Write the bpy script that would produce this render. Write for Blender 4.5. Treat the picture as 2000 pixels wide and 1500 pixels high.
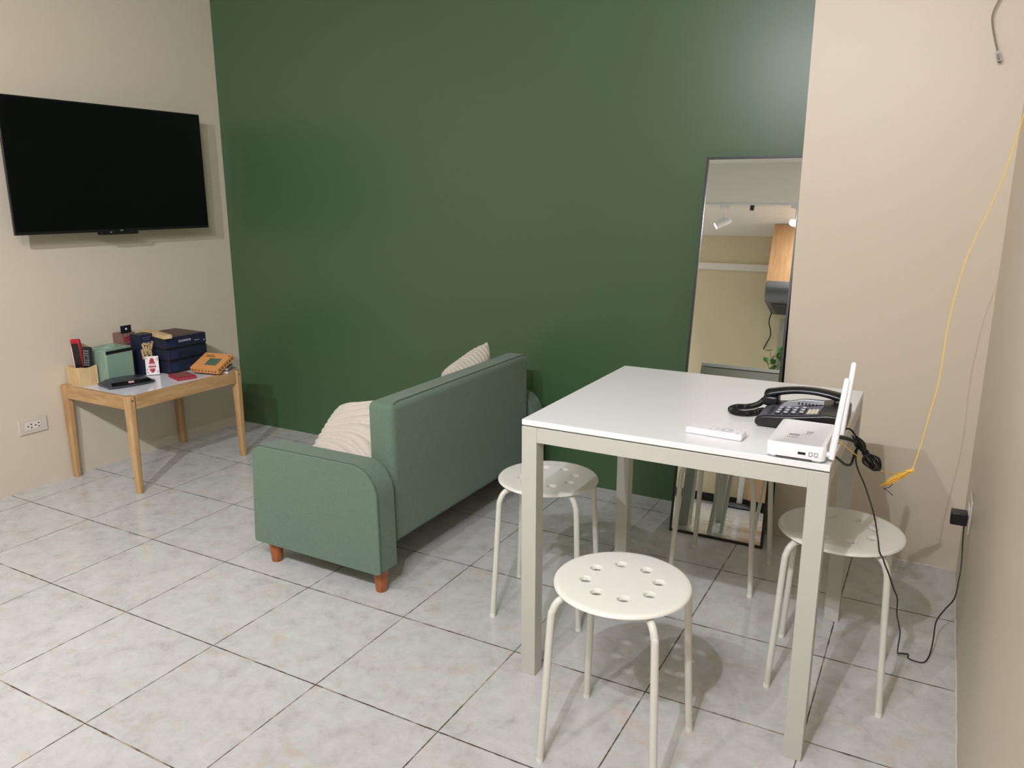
import bpy, bmesh, math, random
from mathutils import Vector, Matrix, Euler
R = math.radians
random.seed(7)
C = bpy.context.scene.collection
for o in list(bpy.data.objects): bpy.data.objects.remove(o)

# ---------------------------------------------------------------- camera
cam_d = bpy.data.cameras.new('camera'); cam = bpy.data.objects.new('camera', cam_d); C.objects.link(cam)
YAW, PIT, ROL = 0.5005, 0.2363, 0.0006
f = Vector((-math.sin(YAW)*math.cos(PIT), math.cos(YAW)*math.cos(PIT), -math.sin(PIT)))
r = Vector((math.cos(YAW), math.sin(YAW), 0)); u = r.cross(f)
cam.matrix_world = Matrix(((r.x, u.x, -f.x, 2.5843), (r.y, u.y, -f.y, -1.3998), (r.z, u.z, -f.z, 1.3029), (0, 0, 0, 1)))
cam_d.sensor_width = 36; cam_d.lens = 1526.9/2000*36; cam_d.clip_start = .02
bpy.context.scene.camera = cam
# ---------------------------------------------------------------- world and exposure
w = bpy.data.worlds.new('world'); bpy.context.scene.world = w; w.use_nodes = True
w.node_tree.nodes['Background'].inputs[0].default_value = (1, .97, .93, 1)
w.node_tree.nodes['Background'].inputs[1].default_value = .05
vs = bpy.context.scene.view_settings
vs.view_transform = 'Standard'; vs.look = 'None'; vs.gamma = 1; vs.use_curve_mapping = False; vs.exposure = 0.17
# lamps: three track spots near the camera (their light sits in their housings), one unseen fill light added over the kitchen
TRACK_Y = -1.53
SPOTS = [(1.00, 165, (-.85, .26, -.58), 146), (1.55, 70, (-.12, 1.0, -.20), 124), (2.20, 70, (-.10, 1.0, -.36), 140)]   # x, watts, aim
SPOT_Z = 2.24
LAMP_COL = (.93, .94, 1.02)

# ---------------------------------------------------------------- helpers
def s2l(c): return tuple((x/12.92 if x <= .04045 else ((x+.055)/1.055)**2.4) for x in c)
def rgb(a, b, c): return s2l((a/255, b/255, c/255))
def mat(name, col, rough=.5, metal=0, spec=.5, coat=0, bump=0, bscale=200, vary=0, vscale=8, emit=None, trans=0, sheen=0, col2=None):
    m = bpy.data.materials.new(name); m.use_nodes = True; nt = m.node_tree; b = nt.nodes['Principled BSDF']
    b.inputs['Base Color'].default_value = (*col, 1); b.inputs['Roughness'].default_value = rough
    b.inputs['Metallic'].default_value = metal; b.inputs['Specular IOR Level'].default_value = spec
    b.inputs['Coat Weight'].default_value = coat; b.inputs['Coat Roughness'].default_value = .08
    b.inputs['Transmission Weight'].default_value = trans; b.inputs['Sheen Weight'].default_value = sheen
    tc = nt.nodes.new('ShaderNodeTexCoord')
    n = nt.nodes.new('ShaderNodeTexNoise'); n.inputs['Scale'].default_value = vscale; n.inputs['Detail'].default_value = 4
    nt.links.new(tc.outputs['Object'], n.inputs['Vector'])
    mx = nt.nodes.new('ShaderNodeMix'); mx.data_type = 'RGBA'
    c2 = col2 or tuple(x*(1-vary) for x in col)
    mx.inputs[6].default_value = (*col, 1); mx.inputs[7].default_value = (*c2, 1)
    nt.links.new(n.outputs['Fac'], mx.inputs[0]); nt.links.new(mx.outputs[2], b.inputs['Base Color'])
    if bump:
        n2 = nt.nodes.new('ShaderNodeTexNoise'); n2.inputs['Scale'].default_value = bscale; n2.inputs['Detail'].default_value = 3
        nt.links.new(tc.outputs['Object'], n2.inputs['Vector'])
        bp = nt.nodes.new('ShaderNodeBump'); bp.inputs['Strength'].default_value = bump; bp.inputs['Distance'].default_value = .002
        nt.links.new(n2.outputs['Fac'], bp.inputs['Height']); nt.links.new(bp.outputs['Normal'], b.inputs['Normal'])
    if emit:
        b.inputs['Emission Color'].default_value = (*emit[0], 1); b.inputs['Emission Strength'].default_value = emit[1]
    return m
def wood(name, c1, c2, rough=.45, scale=(3, 30, 30), axis_rot=(0, 0, 0)):
    m = mat(name, c1, rough); nt = m.node_tree; b = nt.nodes['Principled BSDF']
    tc = nt.nodes.new('ShaderNodeTexCoord'); mp = nt.nodes.new('ShaderNodeMapping'); mp.inputs['Scale'].default_value = scale
    mp.inputs['Rotation'].default_value = axis_rot
    nt.links.new(tc.outputs['Object'], mp.inputs['Vector'])
    n = nt.nodes.new('ShaderNodeTexNoise'); n.inputs['Scale'].default_value = 1.3; n.inputs['Detail'].default_value = 6; n.inputs['Distortion'].default_value = 1.2
    nt.links.new(mp.outputs[0], n.inputs['Vector'])
    cr = nt.nodes.new('ShaderNodeValToRGB'); cr.color_ramp.elements[0].position = .3; cr.color_ramp.elements[1].position = .7
    cr.color_ramp.elements[0].color = (*c2, 1); cr.color_ramp.elements[1].color = (*c1, 1)
    nt.links.new(n.outputs['Fac'], cr.inputs[0]); nt.links.new(cr.outputs[0], b.inputs['Base Color'])
    return m

class MB:
    def __init__(s): s.bm = bmesh.new()
    def box(s, x0, x1, y0, y1, z0, z1, M=None, taper=None):
        vs = [Vector((x, y, z)) for z in (z0, z1) for x, y in ((x0, y0), (x1, y0), (x1, y1), (x0, y1))]
        if taper:   # scale of the bottom about the box's centre
            cx, cy = (x0+x1)/2, (y0+y1)/2
            for v in vs[:4]: v.x = cx+(v.x-cx)*taper; v.y = cy+(v.y-cy)*taper
        if M: vs = [M @ v for v in vs]
        b = [s.bm.verts.new(v) for v in vs]
        for q in ((3, 2, 1, 0), (4, 5, 6, 7), (0, 1, 5, 4), (1, 2, 6, 5), (2, 3, 7, 6), (3, 0, 4, 7)): s.bm.faces.new([b[i] for i in q])
        return s
    def prism(s, pts, d0, d1, plane='xz'):
        def P(a, b, d): return Vector((a, d, b)) if plane == 'xz' else (Vector((d, a, b)) if plane == 'yz' else Vector((a, b, d)))
        A = [s.bm.verts.new(P(a, b, d0)) for a, b in pts]; B = [s.bm.verts.new(P(a, b, d1)) for a, b in pts]
        n = len(pts); s.bm.faces.new(A); s.bm.faces.new(B[::-1])
        for i in range(n): s.bm.faces.new([A[i], B[i], B[(i+1) % n], A[(i+1) % n]])
        return s
    def tube(s, pts, rad, seg=10, smooth=0, closed=False, flat=1.0):
        pts = [Vector(p) for p in pts]
        if smooth:
            if isinstance(rad, (list, tuple)): rad = [rad[min(i//smooth, len(rad)-1)]*(1-(i % smooth)/smooth)+rad[min(i//smooth+1, len(rad)-1)]*((i % smooth)/smooth) for i in range((len(pts)-1)*smooth+1)]
            pts = spline(pts, smooth, closed)
        n = len(pts); rings = []; up = None
        for i, p in enumerate(pts):
            a = pts[(i-1) % n] if (closed or i > 0) else p; b = pts[(i+1) % n] if (closed or i < n-1) else p
            t = (b-a).normalized()
            if up is None: up = t.orthogonal().normalized()
            up = (up-t*up.dot(t)); up = up.normalized() if up.length > 1e-6 else t.orthogonal().normalized()
            sd = t.cross(up); rr = rad[i] if isinstance(rad, (list, tuple)) else rad
            rings.append([s.bm.verts.new(p+(up*math.cos(2*math.pi*k/seg)*flat+sd*math.sin(2*math.pi*k/seg))*rr) for k in range(seg)])
        m = n if closed else n-1
        for i in range(m):
            A, B = rings[i], rings[(i+1) % n]
            for k in range(seg): s.bm.faces.new([A[k], A[(k+1) % seg], B[(k+1) % seg], B[k]])
        if not closed: s.bm.faces.new(rings[0][::-1]); s.bm.faces.new(rings[-1])
        return s
    def lathe(s, prof, seg=48, c=(0, 0, 0), M=None):
        rings = []
        for rr, z in prof:
            if rr < 1e-6:
                v = Vector((0, 0, z)); v = (M @ v if M else v)+Vector(c); rings.append([s.bm.verts.new(v)])
            else:
                L = []
                for k in range(seg):
                    v = Vector((rr*math.cos(2*math.pi*k/seg), rr*math.sin(2*math.pi*k/seg), z)); v = (M @ v if M else v)+Vector(c); L.append(s.bm.verts.new(v))
                rings.append(L)
        for A, B in zip(rings, rings[1:]):
            for k in range(seg):
                q = []
                for v in (A[k % len(A)], A[(k+1) % seg % len(A)], B[(k+1) % seg % len(B)], B[k % len(B)]):
                    if v not in q: q.append(v)
                if len(q) > 2: s.bm.faces.new(q)
        return s
    def cyl(s, p0, p1, rad, seg=20): return s.tube([p0, p1], rad, seg)
    def build(s, name, m, parent=None, bevel=0, smooth=False, bseg=3, sub=0):
        bmesh.ops.recalc_face_normals(s.bm, faces=s.bm.faces[:])
        me = bpy.data.meshes.new(name); s.bm.to_mesh(me); s.bm.free(); me.materials.append(m)
        o = bpy.data.objects.new(name, me); C.objects.link(o)
        if parent: o.parent = parent
        if bevel:
            b = o.modifiers.new('bevel', 'BEVEL'); b.width = bevel; b.segments = bseg; b.limit_method = 'ANGLE'; b.angle_limit = R(40)
        if sub:
            b = o.modifiers.new('sub', 'SUBSURF'); b.levels = sub; b.render_levels = sub
        if smooth or bevel or sub:
            for p in me.polygons: p.use_smooth = True
            if smooth != 'all' and not sub:
                try: me.set_sharp_from_angle(angle=R(38))
                except Exception: pass
        return o
def spline(P, k, closed=False):
    n = len(P); out = []
    for i in range(n if closed else n-1):
        g = (lambda j: P[j % n]) if closed else (lambda j: P[max(0, min(n-1, j))])
        p0, p1, p2, p3 = g(i-1), g(i), g(i+1), g(i+2)
        for q in range(k):
            t = q/k
            out.append(.5*((2*p1)+(p2-p0)*t+(2*p0-5*p1+4*p2-p3)*t*t+(3*p1-p0-3*p2+p3)*t**3))
    if not closed: out.append(P[-1])
    return out
def tag(o, label=None, cat=None, group=None, kind=None):
    if label: o['label'] = label
    if cat: o['category'] = cat
    if group: o['group'] = group
    if kind: o['kind'] = kind
    return o
def thing(name, label, cat, loc=(0, 0, 0), rz=0, group=None, rot=None):
    o = bpy.data.objects.new(name, None); C.objects.link(o); o.empty_display_size = .05
    o.location = loc; o.rotation_euler = rot or (0, 0, rz); return tag(o, label, cat, group)
def copy_tree(o, parent=None):
    c = o.copy(); C.objects.link(c)
    if parent: c.parent = parent
    for ch in [x for x in bpy.data.objects if x.parent == o]: copy_tree(ch, c)
    return c
def text(s, size, m, parent, loc, rot, name='lettering', ext=.0003, sx=1):
    cu = bpy.data.curves.new(name, 'FONT'); cu.body = s; cu.size = size; cu.extrude = ext; cu.align_x = 'CENTER'; cu.align_y = 'CENTER'
    t = bpy.data.objects.new(name, cu); C.objects.link(t)
    dg = bpy.context.evaluated_depsgraph_get(); me = bpy.data.meshes.new_from_object(t.evaluated_get(dg))
    bpy.data.objects.remove(t); me.materials.clear(); me.materials.append(m); me.name = name
    o = bpy.data.objects.new(name, me); C.objects.link(o); o.parent = parent; o.location = loc; o.rotation_euler = rot; o.scale = (sx, 1, 1)
    return o

# ---------------------------------------------------------------- materials
cream = mat('cream_paint', rgb(214, 203, 183), .42, bump=.08, bscale=60, vary=.02, vscale=2)
cream2 = mat('cream_paint_kitchen', rgb(228, 219, 188), .5, vary=.03)
green_p = mat('green_paint', rgb(70, 98, 66), .33, bump=.06, bscale=40, vary=.04, vscale=1.5)
white_p = mat('ceiling_paint', rgb(244, 242, 238), .7, vary=.02)
wht = mat('white_lacquer', rgb(192, 191, 181), .32, vary=.01)
whtop = mat('white_table_foil', rgb(236, 237, 236), .28, bump=.1, bscale=400, vary=.01)
wmet = mat('white_powder_metal', rgb(216, 215, 204), .38, bump=.05, bscale=500, vary=.01)
seatm = mat('white_steel_seat', rgb(232, 231, 222), .38, vary=.01)
sofa_m = mat('sage_fabric', rgb(106, 130, 109), .95, bump=.9, bscale=420, vary=.30, vscale=110, sheen=.15)
sofa_d = mat('sage_seam', rgb(62, 88, 70), .95)
stain_m = mat('dark_scuff', rgb(72, 98, 80), .95)
legw = wood('amber_wood', rgb(176, 100, 44), rgb(132, 66, 24), .3, (40, 40, 4))
pine = wood('pine', rgb(198, 163, 116), rgb(170, 131, 86), .45, (30, 4, 30))
pine_z = wood('pine_leg', rgb(198, 163, 116), rgb(172, 133, 88), .45, (30, 30, 3))
pine_x = wood('pine_end', rgb(198, 163, 116), rgb(170, 131, 86), .45, (4, 30, 30))
birch = wood('birch', rgb(220, 194, 148), rgb(200, 168, 118), .5, (30, 30, 3))
blk = mat('black_plastic', rgb(22, 22, 24), .35)
blkm = mat('black_cable', rgb(14, 14, 15), .45)
scr = mat('tv_screen', rgb(6, 7, 9), .3, spec=.25)
chrome = mat('silver_print', rgb(150, 150, 155), .4)
dark = mat('dark_hole', rgb(18, 14, 12), .8)
plast = mat('white_plastic', rgb(238, 238, 240), .3, vary=.01)
beige_pl = mat('socket_plastic', rgb(206, 198, 184), .45)
gprint = mat('grey_print', rgb(130, 130, 136), .6)
mint = mat('mint_plastic', rgb(136, 163, 144), .35, vary=.05)
navy = mat('navy_card', rgb(34, 40, 64), .5, vary=.5, vscale=25)
navy_d = mat('navy_dark_card', rgb(20, 20, 30), .5, vary=.3, vscale=30)
orange = mat('orange_card', rgb(224, 156, 92), .5, vary=.12, vscale=14)
brown_pr = mat('brown_print', rgb(90, 48, 26), .6)
teal_pr = mat('teal_print', rgb(26, 90, 82), .5, vary=.7, vscale=60, col2=rgb(110, 120, 90))
red_m = mat('red_plastic', rgb(176, 28, 40), .35)
red_pr = mat('red_print', rgb(170, 32, 58), .5, vary=.3, vscale=90)
pink_pr = mat('pink_print', rgb(226, 168, 172), .5)  # card print, also colours the painted reflection on the case window
cardw = mat('white_card', rgb(236, 226, 224), .4)
box_br = mat('dusty_pink_card', rgb(150, 116, 106), .5, vary=.5, vscale=35, col2=rgb(104, 74, 66))
yel = mat('yellow_fibre', rgb(255, 204, 92), .45)
grey_cab = mat('grey_flat_cable', rgb(140, 128, 110), .6)
clear = mat('clear_plug', rgb(235, 235, 230), .15, trans=.8)
steel = mat('hood_steel', rgb(120, 122, 124), .35, metal=.6)
oak = wood('cabinet_oak', rgb(214, 172, 126), rgb(196, 150, 104), .35, (20, 20, 3))
leaf = mat('leaf_green', rgb(72, 132, 44), .4, vary=.4, vscale=20)
phone_g = mat('phone_grey', rgb(84, 84, 96), .4, vary=.05)
mirror_m = mat('mirror_glass', (.86, .88, .87), 0, metal=1)
mirror_m.node_tree.nodes['Principled BSDF'].inputs['Roughness'].default_value = .004
slate = mat('slate_plastic', rgb(58, 62, 70), .3)
skirt = mat('black_skirting', rgb(18, 18, 20), .5)
grey_cn = mat('counter_grey', rgb(150, 150, 146), .4)
plaster = mat('rough_plaster', rgb(226, 220, 208), .8, bump=1, bscale=150, vary=.1, vscale=80)

def floor_mat():
    m = bpy.data.materials.new('marble_tiles'); m.use_nodes = True; nt = m.node_tree; N = nt.nodes; L = nt.links; b = N['Principled BSDF']
    def math_(op, a, b_=None, c=None):
        n = N.new('ShaderNodeMath'); n.operation = op
        for i, v in enumerate((a, b_, c)):
            if v is None: continue
            if isinstance(v, (int, float)): n.inputs[i].default_value = v
            else: L.new(v, n.inputs[i])
        return n.outputs[0]
    def ramp(fac, stops):
        c = N.new('ShaderNodeValToRGB'); e = c.color_ramp.elements
        while len(e) < len(stops): e.new(.5)
        for k, (p, col) in enumerate(stops): e[k].position = p; e[k].color = (*col, 1)
        L.new(fac, c.inputs[0]); return c
    def noise(vec, sc, det, dist=0, rough=.5):
        n = N.new('ShaderNodeTexNoise'); n.inputs['Scale'].default_value = sc; n.inputs['Detail'].default_value = det
        n.inputs['Distortion'].default_value = dist; n.inputs['Roughness'].default_value = rough; L.new(vec, n.inputs['Vector']); return n
    tc = N.new('ShaderNodeTexCoord'); sp = N.new('ShaderNodeSeparateXYZ'); L.new(tc.outputs['Object'], sp.inputs[0])
    gx = math_('DIVIDE', sp.outputs[0], .4017); gy = math_('DIVIDE', sp.outputs[1], .4035)
    fx, fy = math_('FRACT', gx), math_('FRACT', gy); ix, iy = math_('FLOOR', gx), math_('FLOOR', gy)
    ex = math_('MULTIPLY', math_('MINIMUM', fx, math_('SUBTRACT', 1.0, fx)), .4)
    ey = math_('MULTIPLY', math_('MINIMUM', fy, math_('SUBTRACT', 1.0, fy)), .4)
    wn = noise(tc.outputs['Object'], 22, 4, 0, .7)
    wid = math_('MULTIPLY', math_('SUBTRACT', wn.outputs['Fac'], .18), .0066)
    gm = math_('MAXIMUM', math_('LESS_THAN', ex, math_('MULTIPLY', wid, .8)), math_('LESS_THAN', ey, wid))
    cv = N.new('ShaderNodeCombineXYZ'); L.new(ix, cv.inputs[0]); L.new(iy, cv.inputs[1])
    wh = N.new('ShaderNodeTexWhiteNoise'); wh.noise_dimensions = '3D'; L.new(cv.outputs[0], wh.inputs['Vector'])
    sc = N.new('ShaderNodeVectorMath'); sc.operation = 'SCALE'; sc.inputs['Scale'].default_value = 30; L.new(wh.outputs['Color'], sc.inputs[0])
    ad = N.new('ShaderNodeVectorMath'); ad.operation = 'ADD'; L.new(tc.outputs['Object'], ad.inputs[0]); L.new(sc.outputs[0], ad.inputs[1])
    V = ad.outputs[0]
    n1 = noise(V, 15, 10, .3, .74)
    base = ramp(n1.outputs['Fac'], [(.30, rgb(180, 178, 173)), (.45, rgb(198, 198, 196)), (.62, rgb(208, 208, 207))])
    n2 = noise(V, 12, 9, .4, .72)
    pk = ramp(n2.outputs['Fac'], [(.55, (0, 0, 0)), (.66, (1, 1, 1))])
    n3 = noise(V, 60, 4, .5)
    mk = math_('MULTIPLY', math_('MULTIPLY', pk.outputs[0], n3.outputs['Fac']), .75)
    mx = N.new('ShaderNodeMix'); mx.data_type = 'RGBA'; mx.inputs[7].default_value = (*rgb(205, 178, 152), 1)
    L.new(base.outputs[0], mx.inputs[6]); L.new(mk, mx.inputs[0])
    n4 = noise(V, 9.3, 9, .4, .72); mp = N.new('ShaderNodeMapping')
    ol = ramp(n4.outputs['Fac'], [(.56, (0, 0, 0)), (.67, (1, 1, 1))])
    mk2 = math_('MULTIPLY', math_('MULTIPLY', ol.outputs[0], n3.outputs['Fac']), .6)
    mx2 = N.new('ShaderNodeMix'); mx2.data_type = 'RGBA'; mx2.inputs[7].default_value = (*rgb(178, 172, 142), 1)
    L.new(mx.outputs[2], mx2.inputs[6]); L.new(mk2, mx2.inputs[0])
    # grout: mostly dark brown, here and there filled pale
    gn = noise(tc.outputs['Object'], 9, 3); gc = ramp(gn.outputs['Fac'], [(.52, rgb(88, 76, 64)), (.66, rgb(170, 158, 140))])
    mx3 = N.new('ShaderNodeMix'); mx3.data_type = 'RGBA'; L.new(gm, mx3.inputs[0]); L.new(mx2.outputs[2], mx3.inputs[6]); L.new(gc.outputs[0], mx3.inputs[7])
    L.new(mx3.outputs[2], b.inputs['Base Color'])
    rn = noise(V, 14, 3); rr = math_('ADD', math_('MULTIPLY', rn.outputs['Fac'], .10), .09)
    L.new(math_('MAXIMUM', rr, math_('MULTIPLY', gm, .8)), b.inputs['Roughness'])
    bp = N.new('ShaderNodeBump'); bp.inputs['Strength'].default_value = .25; bp.inputs['Distance'].default_value = .002
    L.new(math_('ADD', math_('MULTIPLY', gm, -1.0), math_('MULTIPLY', noise(V, 9, 2).outputs['Fac'], .35)), bp.inputs['Height']); L.new(bp.outputs['Normal'], b.inputs['Normal'])
    return m

# ---------------------------------------------------------------- the room
XL, XR, YB, YF, YP, XP = -.955, 2.747, 1.757, -2.40, 1.603, 2.108
H1, H2, YD = 2.72, 2.40, -1.50
def struct(o): o['kind'] = 'structure'; return o
struct(MB().box(XL, XR, YF, YB, -.05, 0).build('floor', floor_mat()))
struct(MB().box(XL-.1, XL, YF-.1, YB+.1, -.05, H1).build('wall_left', cream))
struct(MB().box(XL, XR+.1, YB, YB+.1, -.05, H1).build('wall_back', green_p))
struct(MB().box(XP, XR, YP, YB-.0005, 0, H1).build('wall_pillar', cream))
struct(MB().box(XR, XR+.1, YF-.1, YB, -.05, H1).build('wall_right', cream))
struct(MB().box(XL, XR, YF-.1, YF, -.05, H1).build('wall_front', cream2))
cl = MB().box(XL-.1, XR+.1, YF-.1, YB+.1, H1, H1+.1); cl.box(XL, XR, YF, YD, H2, H1); struct(cl.build('ceiling', white_p))
struct(MB().box(XL, 1.298, YF, YF+.03, 2.075, 2.135).build('trim_1', white_p, bevel=.004))
struct(MB().box(XL, 1.40, YF, YF+.012, 0, .07).build('baseboard_front', skirt))
# rough plaster beads along the floor edges of the pillar and the right wall
pts = [(XP+.40+i*.012, YP-.001-random.random()*.003, .001+random.random()*.002) for i in range(19)]
struct(MB().tube(pts, [.0022+random.random()*.0022 for _ in pts], 6).build('trim_2', plaster))
pts = [(XR-.001-random.random()*.002, YP-.02-i*.03, .001) for i in range(70)]
struct(MB().tube(pts, [.0018+random.random()*.0014 for _ in pts], 6).build('trim_3', plaster))

# ---------------------------------------------------------------- white square table
TX0, TX1, TY0, TY1, TH = 1.671, 2.421, .3225, 1.0725, .740
tb = thing('dining_table', 'square white table holding the telephone, router and remote control', 'table', (TX0, TY0, 0))
MB().box(0, .75, 0, .75, TH-.0150, TH).build('tabletop', whtop, tb, bevel=.0015)
LW = .043; AT = TH-.0185
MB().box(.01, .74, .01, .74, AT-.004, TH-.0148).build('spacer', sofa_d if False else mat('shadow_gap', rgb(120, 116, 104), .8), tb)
for a in (0, .75-LW):
    for b in (0, .75-LW): MB().box(a, a+LW, b, b+LW, 0, AT).build('leg', wht, tb, bevel=.0012)
for (x0, x1, y0, y1) in ((LW, .75-LW, .001, .021), (LW, .75-LW, .729, .749), (.001, .021, LW, .75-LW), (.729, .749, LW, .75-LW)):
    MB().box(x0, x1, y0, y1, AT-.040, AT).build('apron', wht, tb, bevel=.001)

# ---------------------------------------------------------------- stools
def seat_mesh():
    m = MB(); bm = m.bm; RH, RR, NH = .0835, .0155, 8
    def ring(c, rad, n, z, ph=0): return [bm.verts.new((c[0]+rad*math.cos(ph+2*math.pi*k/n), c[1]+rad*math.sin(ph+2*math.pi*k/n), z)) for k in range(n)]
    zt = .4385; n = 96
    # top disc with eight holes, made by filling edge loops
    outer = ring((0, 0), .146, n, zt); loops = [outer]
    edges = [bm.edges.new((outer[i], outer[(i+1) % n])) for i in range(n)]
    holes = []
    for h in range(NH):
        a = R(22.5)+h*2*math.pi/NH; c = (RH*math.cos(a), RH*math.sin(a)); L = ring(c, RR, 24, zt); holes.append((c, L))
        edges += [bm.edges.new((L[i], L[(i+1) % 24])) for i in range(24)]
    bmesh.ops.triangle_fill(bm, use_beauty=True, use_dissolve=False, edges=edges)
    for c, L in holes:   # rolled-in hole lip
        prev = L
        for rad, z in ((RR-.0012, zt-.001), (RR-.0018, zt-.004), (RR-.0018, zt-.010)):
            nx = ring(c, rad, 24, z)
            for i in range(24): bm.faces.new([prev[i], prev[(i+1) % 24], nx[(i+1) % 24], nx[i]])
            prev = nx
    prev = outer
    for rad, z in ((.152, zt-.0006), (.156, zt-.0020), (.158, zt-.0045), (.1585, zt-.0080), (.1572, zt-.0088), (.155, zt-.0070), (.148, zt-.0065), (.1, zt-.0060)):
        nx = ring((0, 0), rad, n, z)
        for i in range(n): bm.faces.new([prev[i], prev[(i+1) % n], nx[(i+1) % n], nx[i]])
        prev = nx
    return m
def make_stool():
    t = thing('stool', 'x', 'stool')
    seat_mesh().build('seat', seatm, t, smooth=True)
    for k in range(4):
        a = R(45+90*k); d = Vector((math.cos(a), math.sin(a), 0))
        P = [d*.03+Vector((0, 0, .4215)), d*.105+Vector((0, 0, .4215)), d*.136+Vector((0, 0, .4195)), d*.157+Vector((0, 0, .410)), d*.169+Vector((0, 0, .390)), d*.174+Vector((0, 0, .360)), d*.185+Vector((0, 0, .18)), d*.197+Vector((0, 0, .006))]
        MB().tube(P, .0088, 14, smooth=6).build('leg', wmet, t, smooth=True)
        e = d*.1974
        MB().cyl((e.x, e.y, 0), (e.x-.001*d.x, e.y-.001*d.y, .012), .0092, 14).build('foot_cap', seatm, t, smooth=True)
    return t
st0 = make_stool()
STOOLS = [(2.0165, .169, 0, 'nearest white stool in front of the table with a clear view of eight round holes'),
          (1.562, .708, 10.6, 'white stool on the left of the table, between its leg and the green sofa'),
          (2.424, .728, 2, 'white stool on the right of the table next to the cream wall'),
          (2.008, 1.205, -2, 'white stool behind the table in front of the mirror, seat hidden by the tabletop')]
for i, (x, y, a, lb) in enumerate(STOOLS):
    o = st0 if i == 0 else copy_tree(st0)
    o.location = (x, y, 0); o.rotation_euler = (0, 0, R(a)); tag(o, lb, 'stool', 'white round stools around the table')

# ---------------------------------------------------------------- sofa
SX, SY = .79, 1.055
sf = thing('sofa', 'sage green fabric two-seat sofa seen from behind facing the television', 'sofa', (SX, SY, 0))
def arm_outline(grow=0):
    P = []
    def arc(cx, cz, rad, a0, a1, n):
        for i in range(n+1):
            a = R(a0+(a1-a0)*i/n); P.append((cx+(rad+grow)*math.cos(a), cz+(rad+grow)*math.sin(a)))
    arc(-.265, .10, .017, 225, 180, 4)
    arc(-.222, .412, .042, 180, 93, 8)
    arc(.178, .350, .105, 84, 0, 14)
    P.append((.286+grow, .09-grow)); P.append((.27, .083-grow))
    return P
for s, y0, y1 in ((0, -.600, -.505), (1, .505, .600)):
    arm = MB().prism(arm_outline(), y0, y1).build('armrest', sofa_m, sf, bevel=.007, bseg=4)
    for yy in (((y0+.007),) if s == 0 else ((y1-.007),)):
        pp = [(x, yy, z) for x, z in arm_outline(.0012)[3:-1]]
        MB().tube(pp, .0011, 6).build('seam', sofa_d, arm, smooth=True)
back = MB().box(.165, .268, -.485, .485, .150, .640).build('backrest', sofa_m, sf, bevel=.022, bseg=5)
P = [(.2695, -.475, .20), (.2695, -.476, .55), (.268, -.474, .612), (.262, -.465, .6355), (.256, -.44, .6408), (.256, .44, .6408), (.262, .465, .6355), (.268, .474, .612), (.2695, .476, .2)]
MB().tube(P[3:7], .0011, 6).build('seam', sofa_d, back, smooth=True)
MB().box(-.255, .165, -.505, .505, .11, .25).build('seat_base', sofa_m, sf, bevel=.01)
for y0, y1 in ((-.503, -.002), (.002, .503)):
    MB().box(-.27, .165, y0, y1, .25, .355).build('seat_cushion', sofa_m, sf, bevel=.03, bseg=4)
for x, y in ((-.232, -.548), (.245, -.545), (-.232, .53), (.235, .53)):
    MB().lathe([(0, 0), (.0185, 0), (.0195, .003), (.0275, .095), (0, .112)], 24, (x, y, 0)).build('leg', legw, sf, smooth=True)
# small scuffs on the near armrest
sc = MB()
for dx, dz, l, a in ((0, 0, .012, 20), (.010, -.006, .010, 160), (.004, -.014, .011, 10), (-.006, -.017, .008, 30), (.012, -.016, .006, -30)):
    x, z = -.122+dx, .226+dz; ca, sa = math.cos(R(a))*l/2, math.sin(R(a))*l/2
    sc.tube([(x-ca, -.5999, z-sa), (x+ca, -.5999, z+sa)], .0008, 6)
sc.build('scuff_marks', stain_m, sf)

# ---------------------------------------------------------------- pleated cushions
pil_m = mat('cream_plush', rgb(206, 197, 184), .95, bump=.4, bscale=700, vary=.06, sheen=.3)
def cushion(name, label, loc, rot, W=.40, T=.13, fan=0.0, npl=17):
    m = MB(); bm = m.bm; n = 72
    def prof(u_, v_):
        e = (1-abs(u_)**2.6)*(1-abs(v_)**2.6); return max(e, 0)**.5
    grids = []
    for sgn in (1, -1):
        g = []
        for i in range(n+1):
            row = []
            for j in range(n+1):
                u_, v_ = -1+2*i/n, -1+2*j/n
                k = 1-.07*(1-abs(v_)**2)*abs(u_)**3; k2 = 1-.07*(1-abs(u_)**2)*abs(v_)**3
                x, y = u_*W/2*k, v_*W/2*k2
                ph = (v_+fan*(u_+1)*(-.35)*(v_-.2))*npl*math.pi/2*1.0+.25*math.sin(3*u_+2*v_)
                pl = abs(math.sin(ph))**.6
                e = prof(u_, v_)
                z = sgn*(e*T/2*(.9+.1*math.sin(4*u_)*math.cos(3*v_))+(.018*pl-.006)*min(1, e*2.5))
                if i in (0, n) or j in (0, n): z = 0
                if (i in (0, n) or j in (0, n)) and sgn < 0: row.append(grids[0][i][j]); continue
                edge = .006*pl if i in (0, n) else 0
                row.append(bm.verts.new((x+edge*(1 if u_ > 0 else -1), y, z)))
            g.append(row)
        grids.append(g)
        for i in range(n):
            for j in range(n):
                q = [g[i][j], g[i+1][j], g[i+1][j+1], g[i][j+1]]
                bm.faces.new(q if sgn > 0 else q[::-1])
    o = m.build(name, pil_m, smooth='all'); o.location = loc; o.rotation_euler = rot
    return tag(o, label, 'cushion', 'cream pleated cushions on the sofa')
def frame_rot(xa, na):   # rotation whose x axis is xa and whose z axis is (about) na
    xa = Vector(xa).normalized(); na = Vector(na); na = (na-xa*na.dot(xa)).normalized(); ya = na.cross(xa)
    return Matrix((xa, ya, na)).transposed().to_euler()
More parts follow.
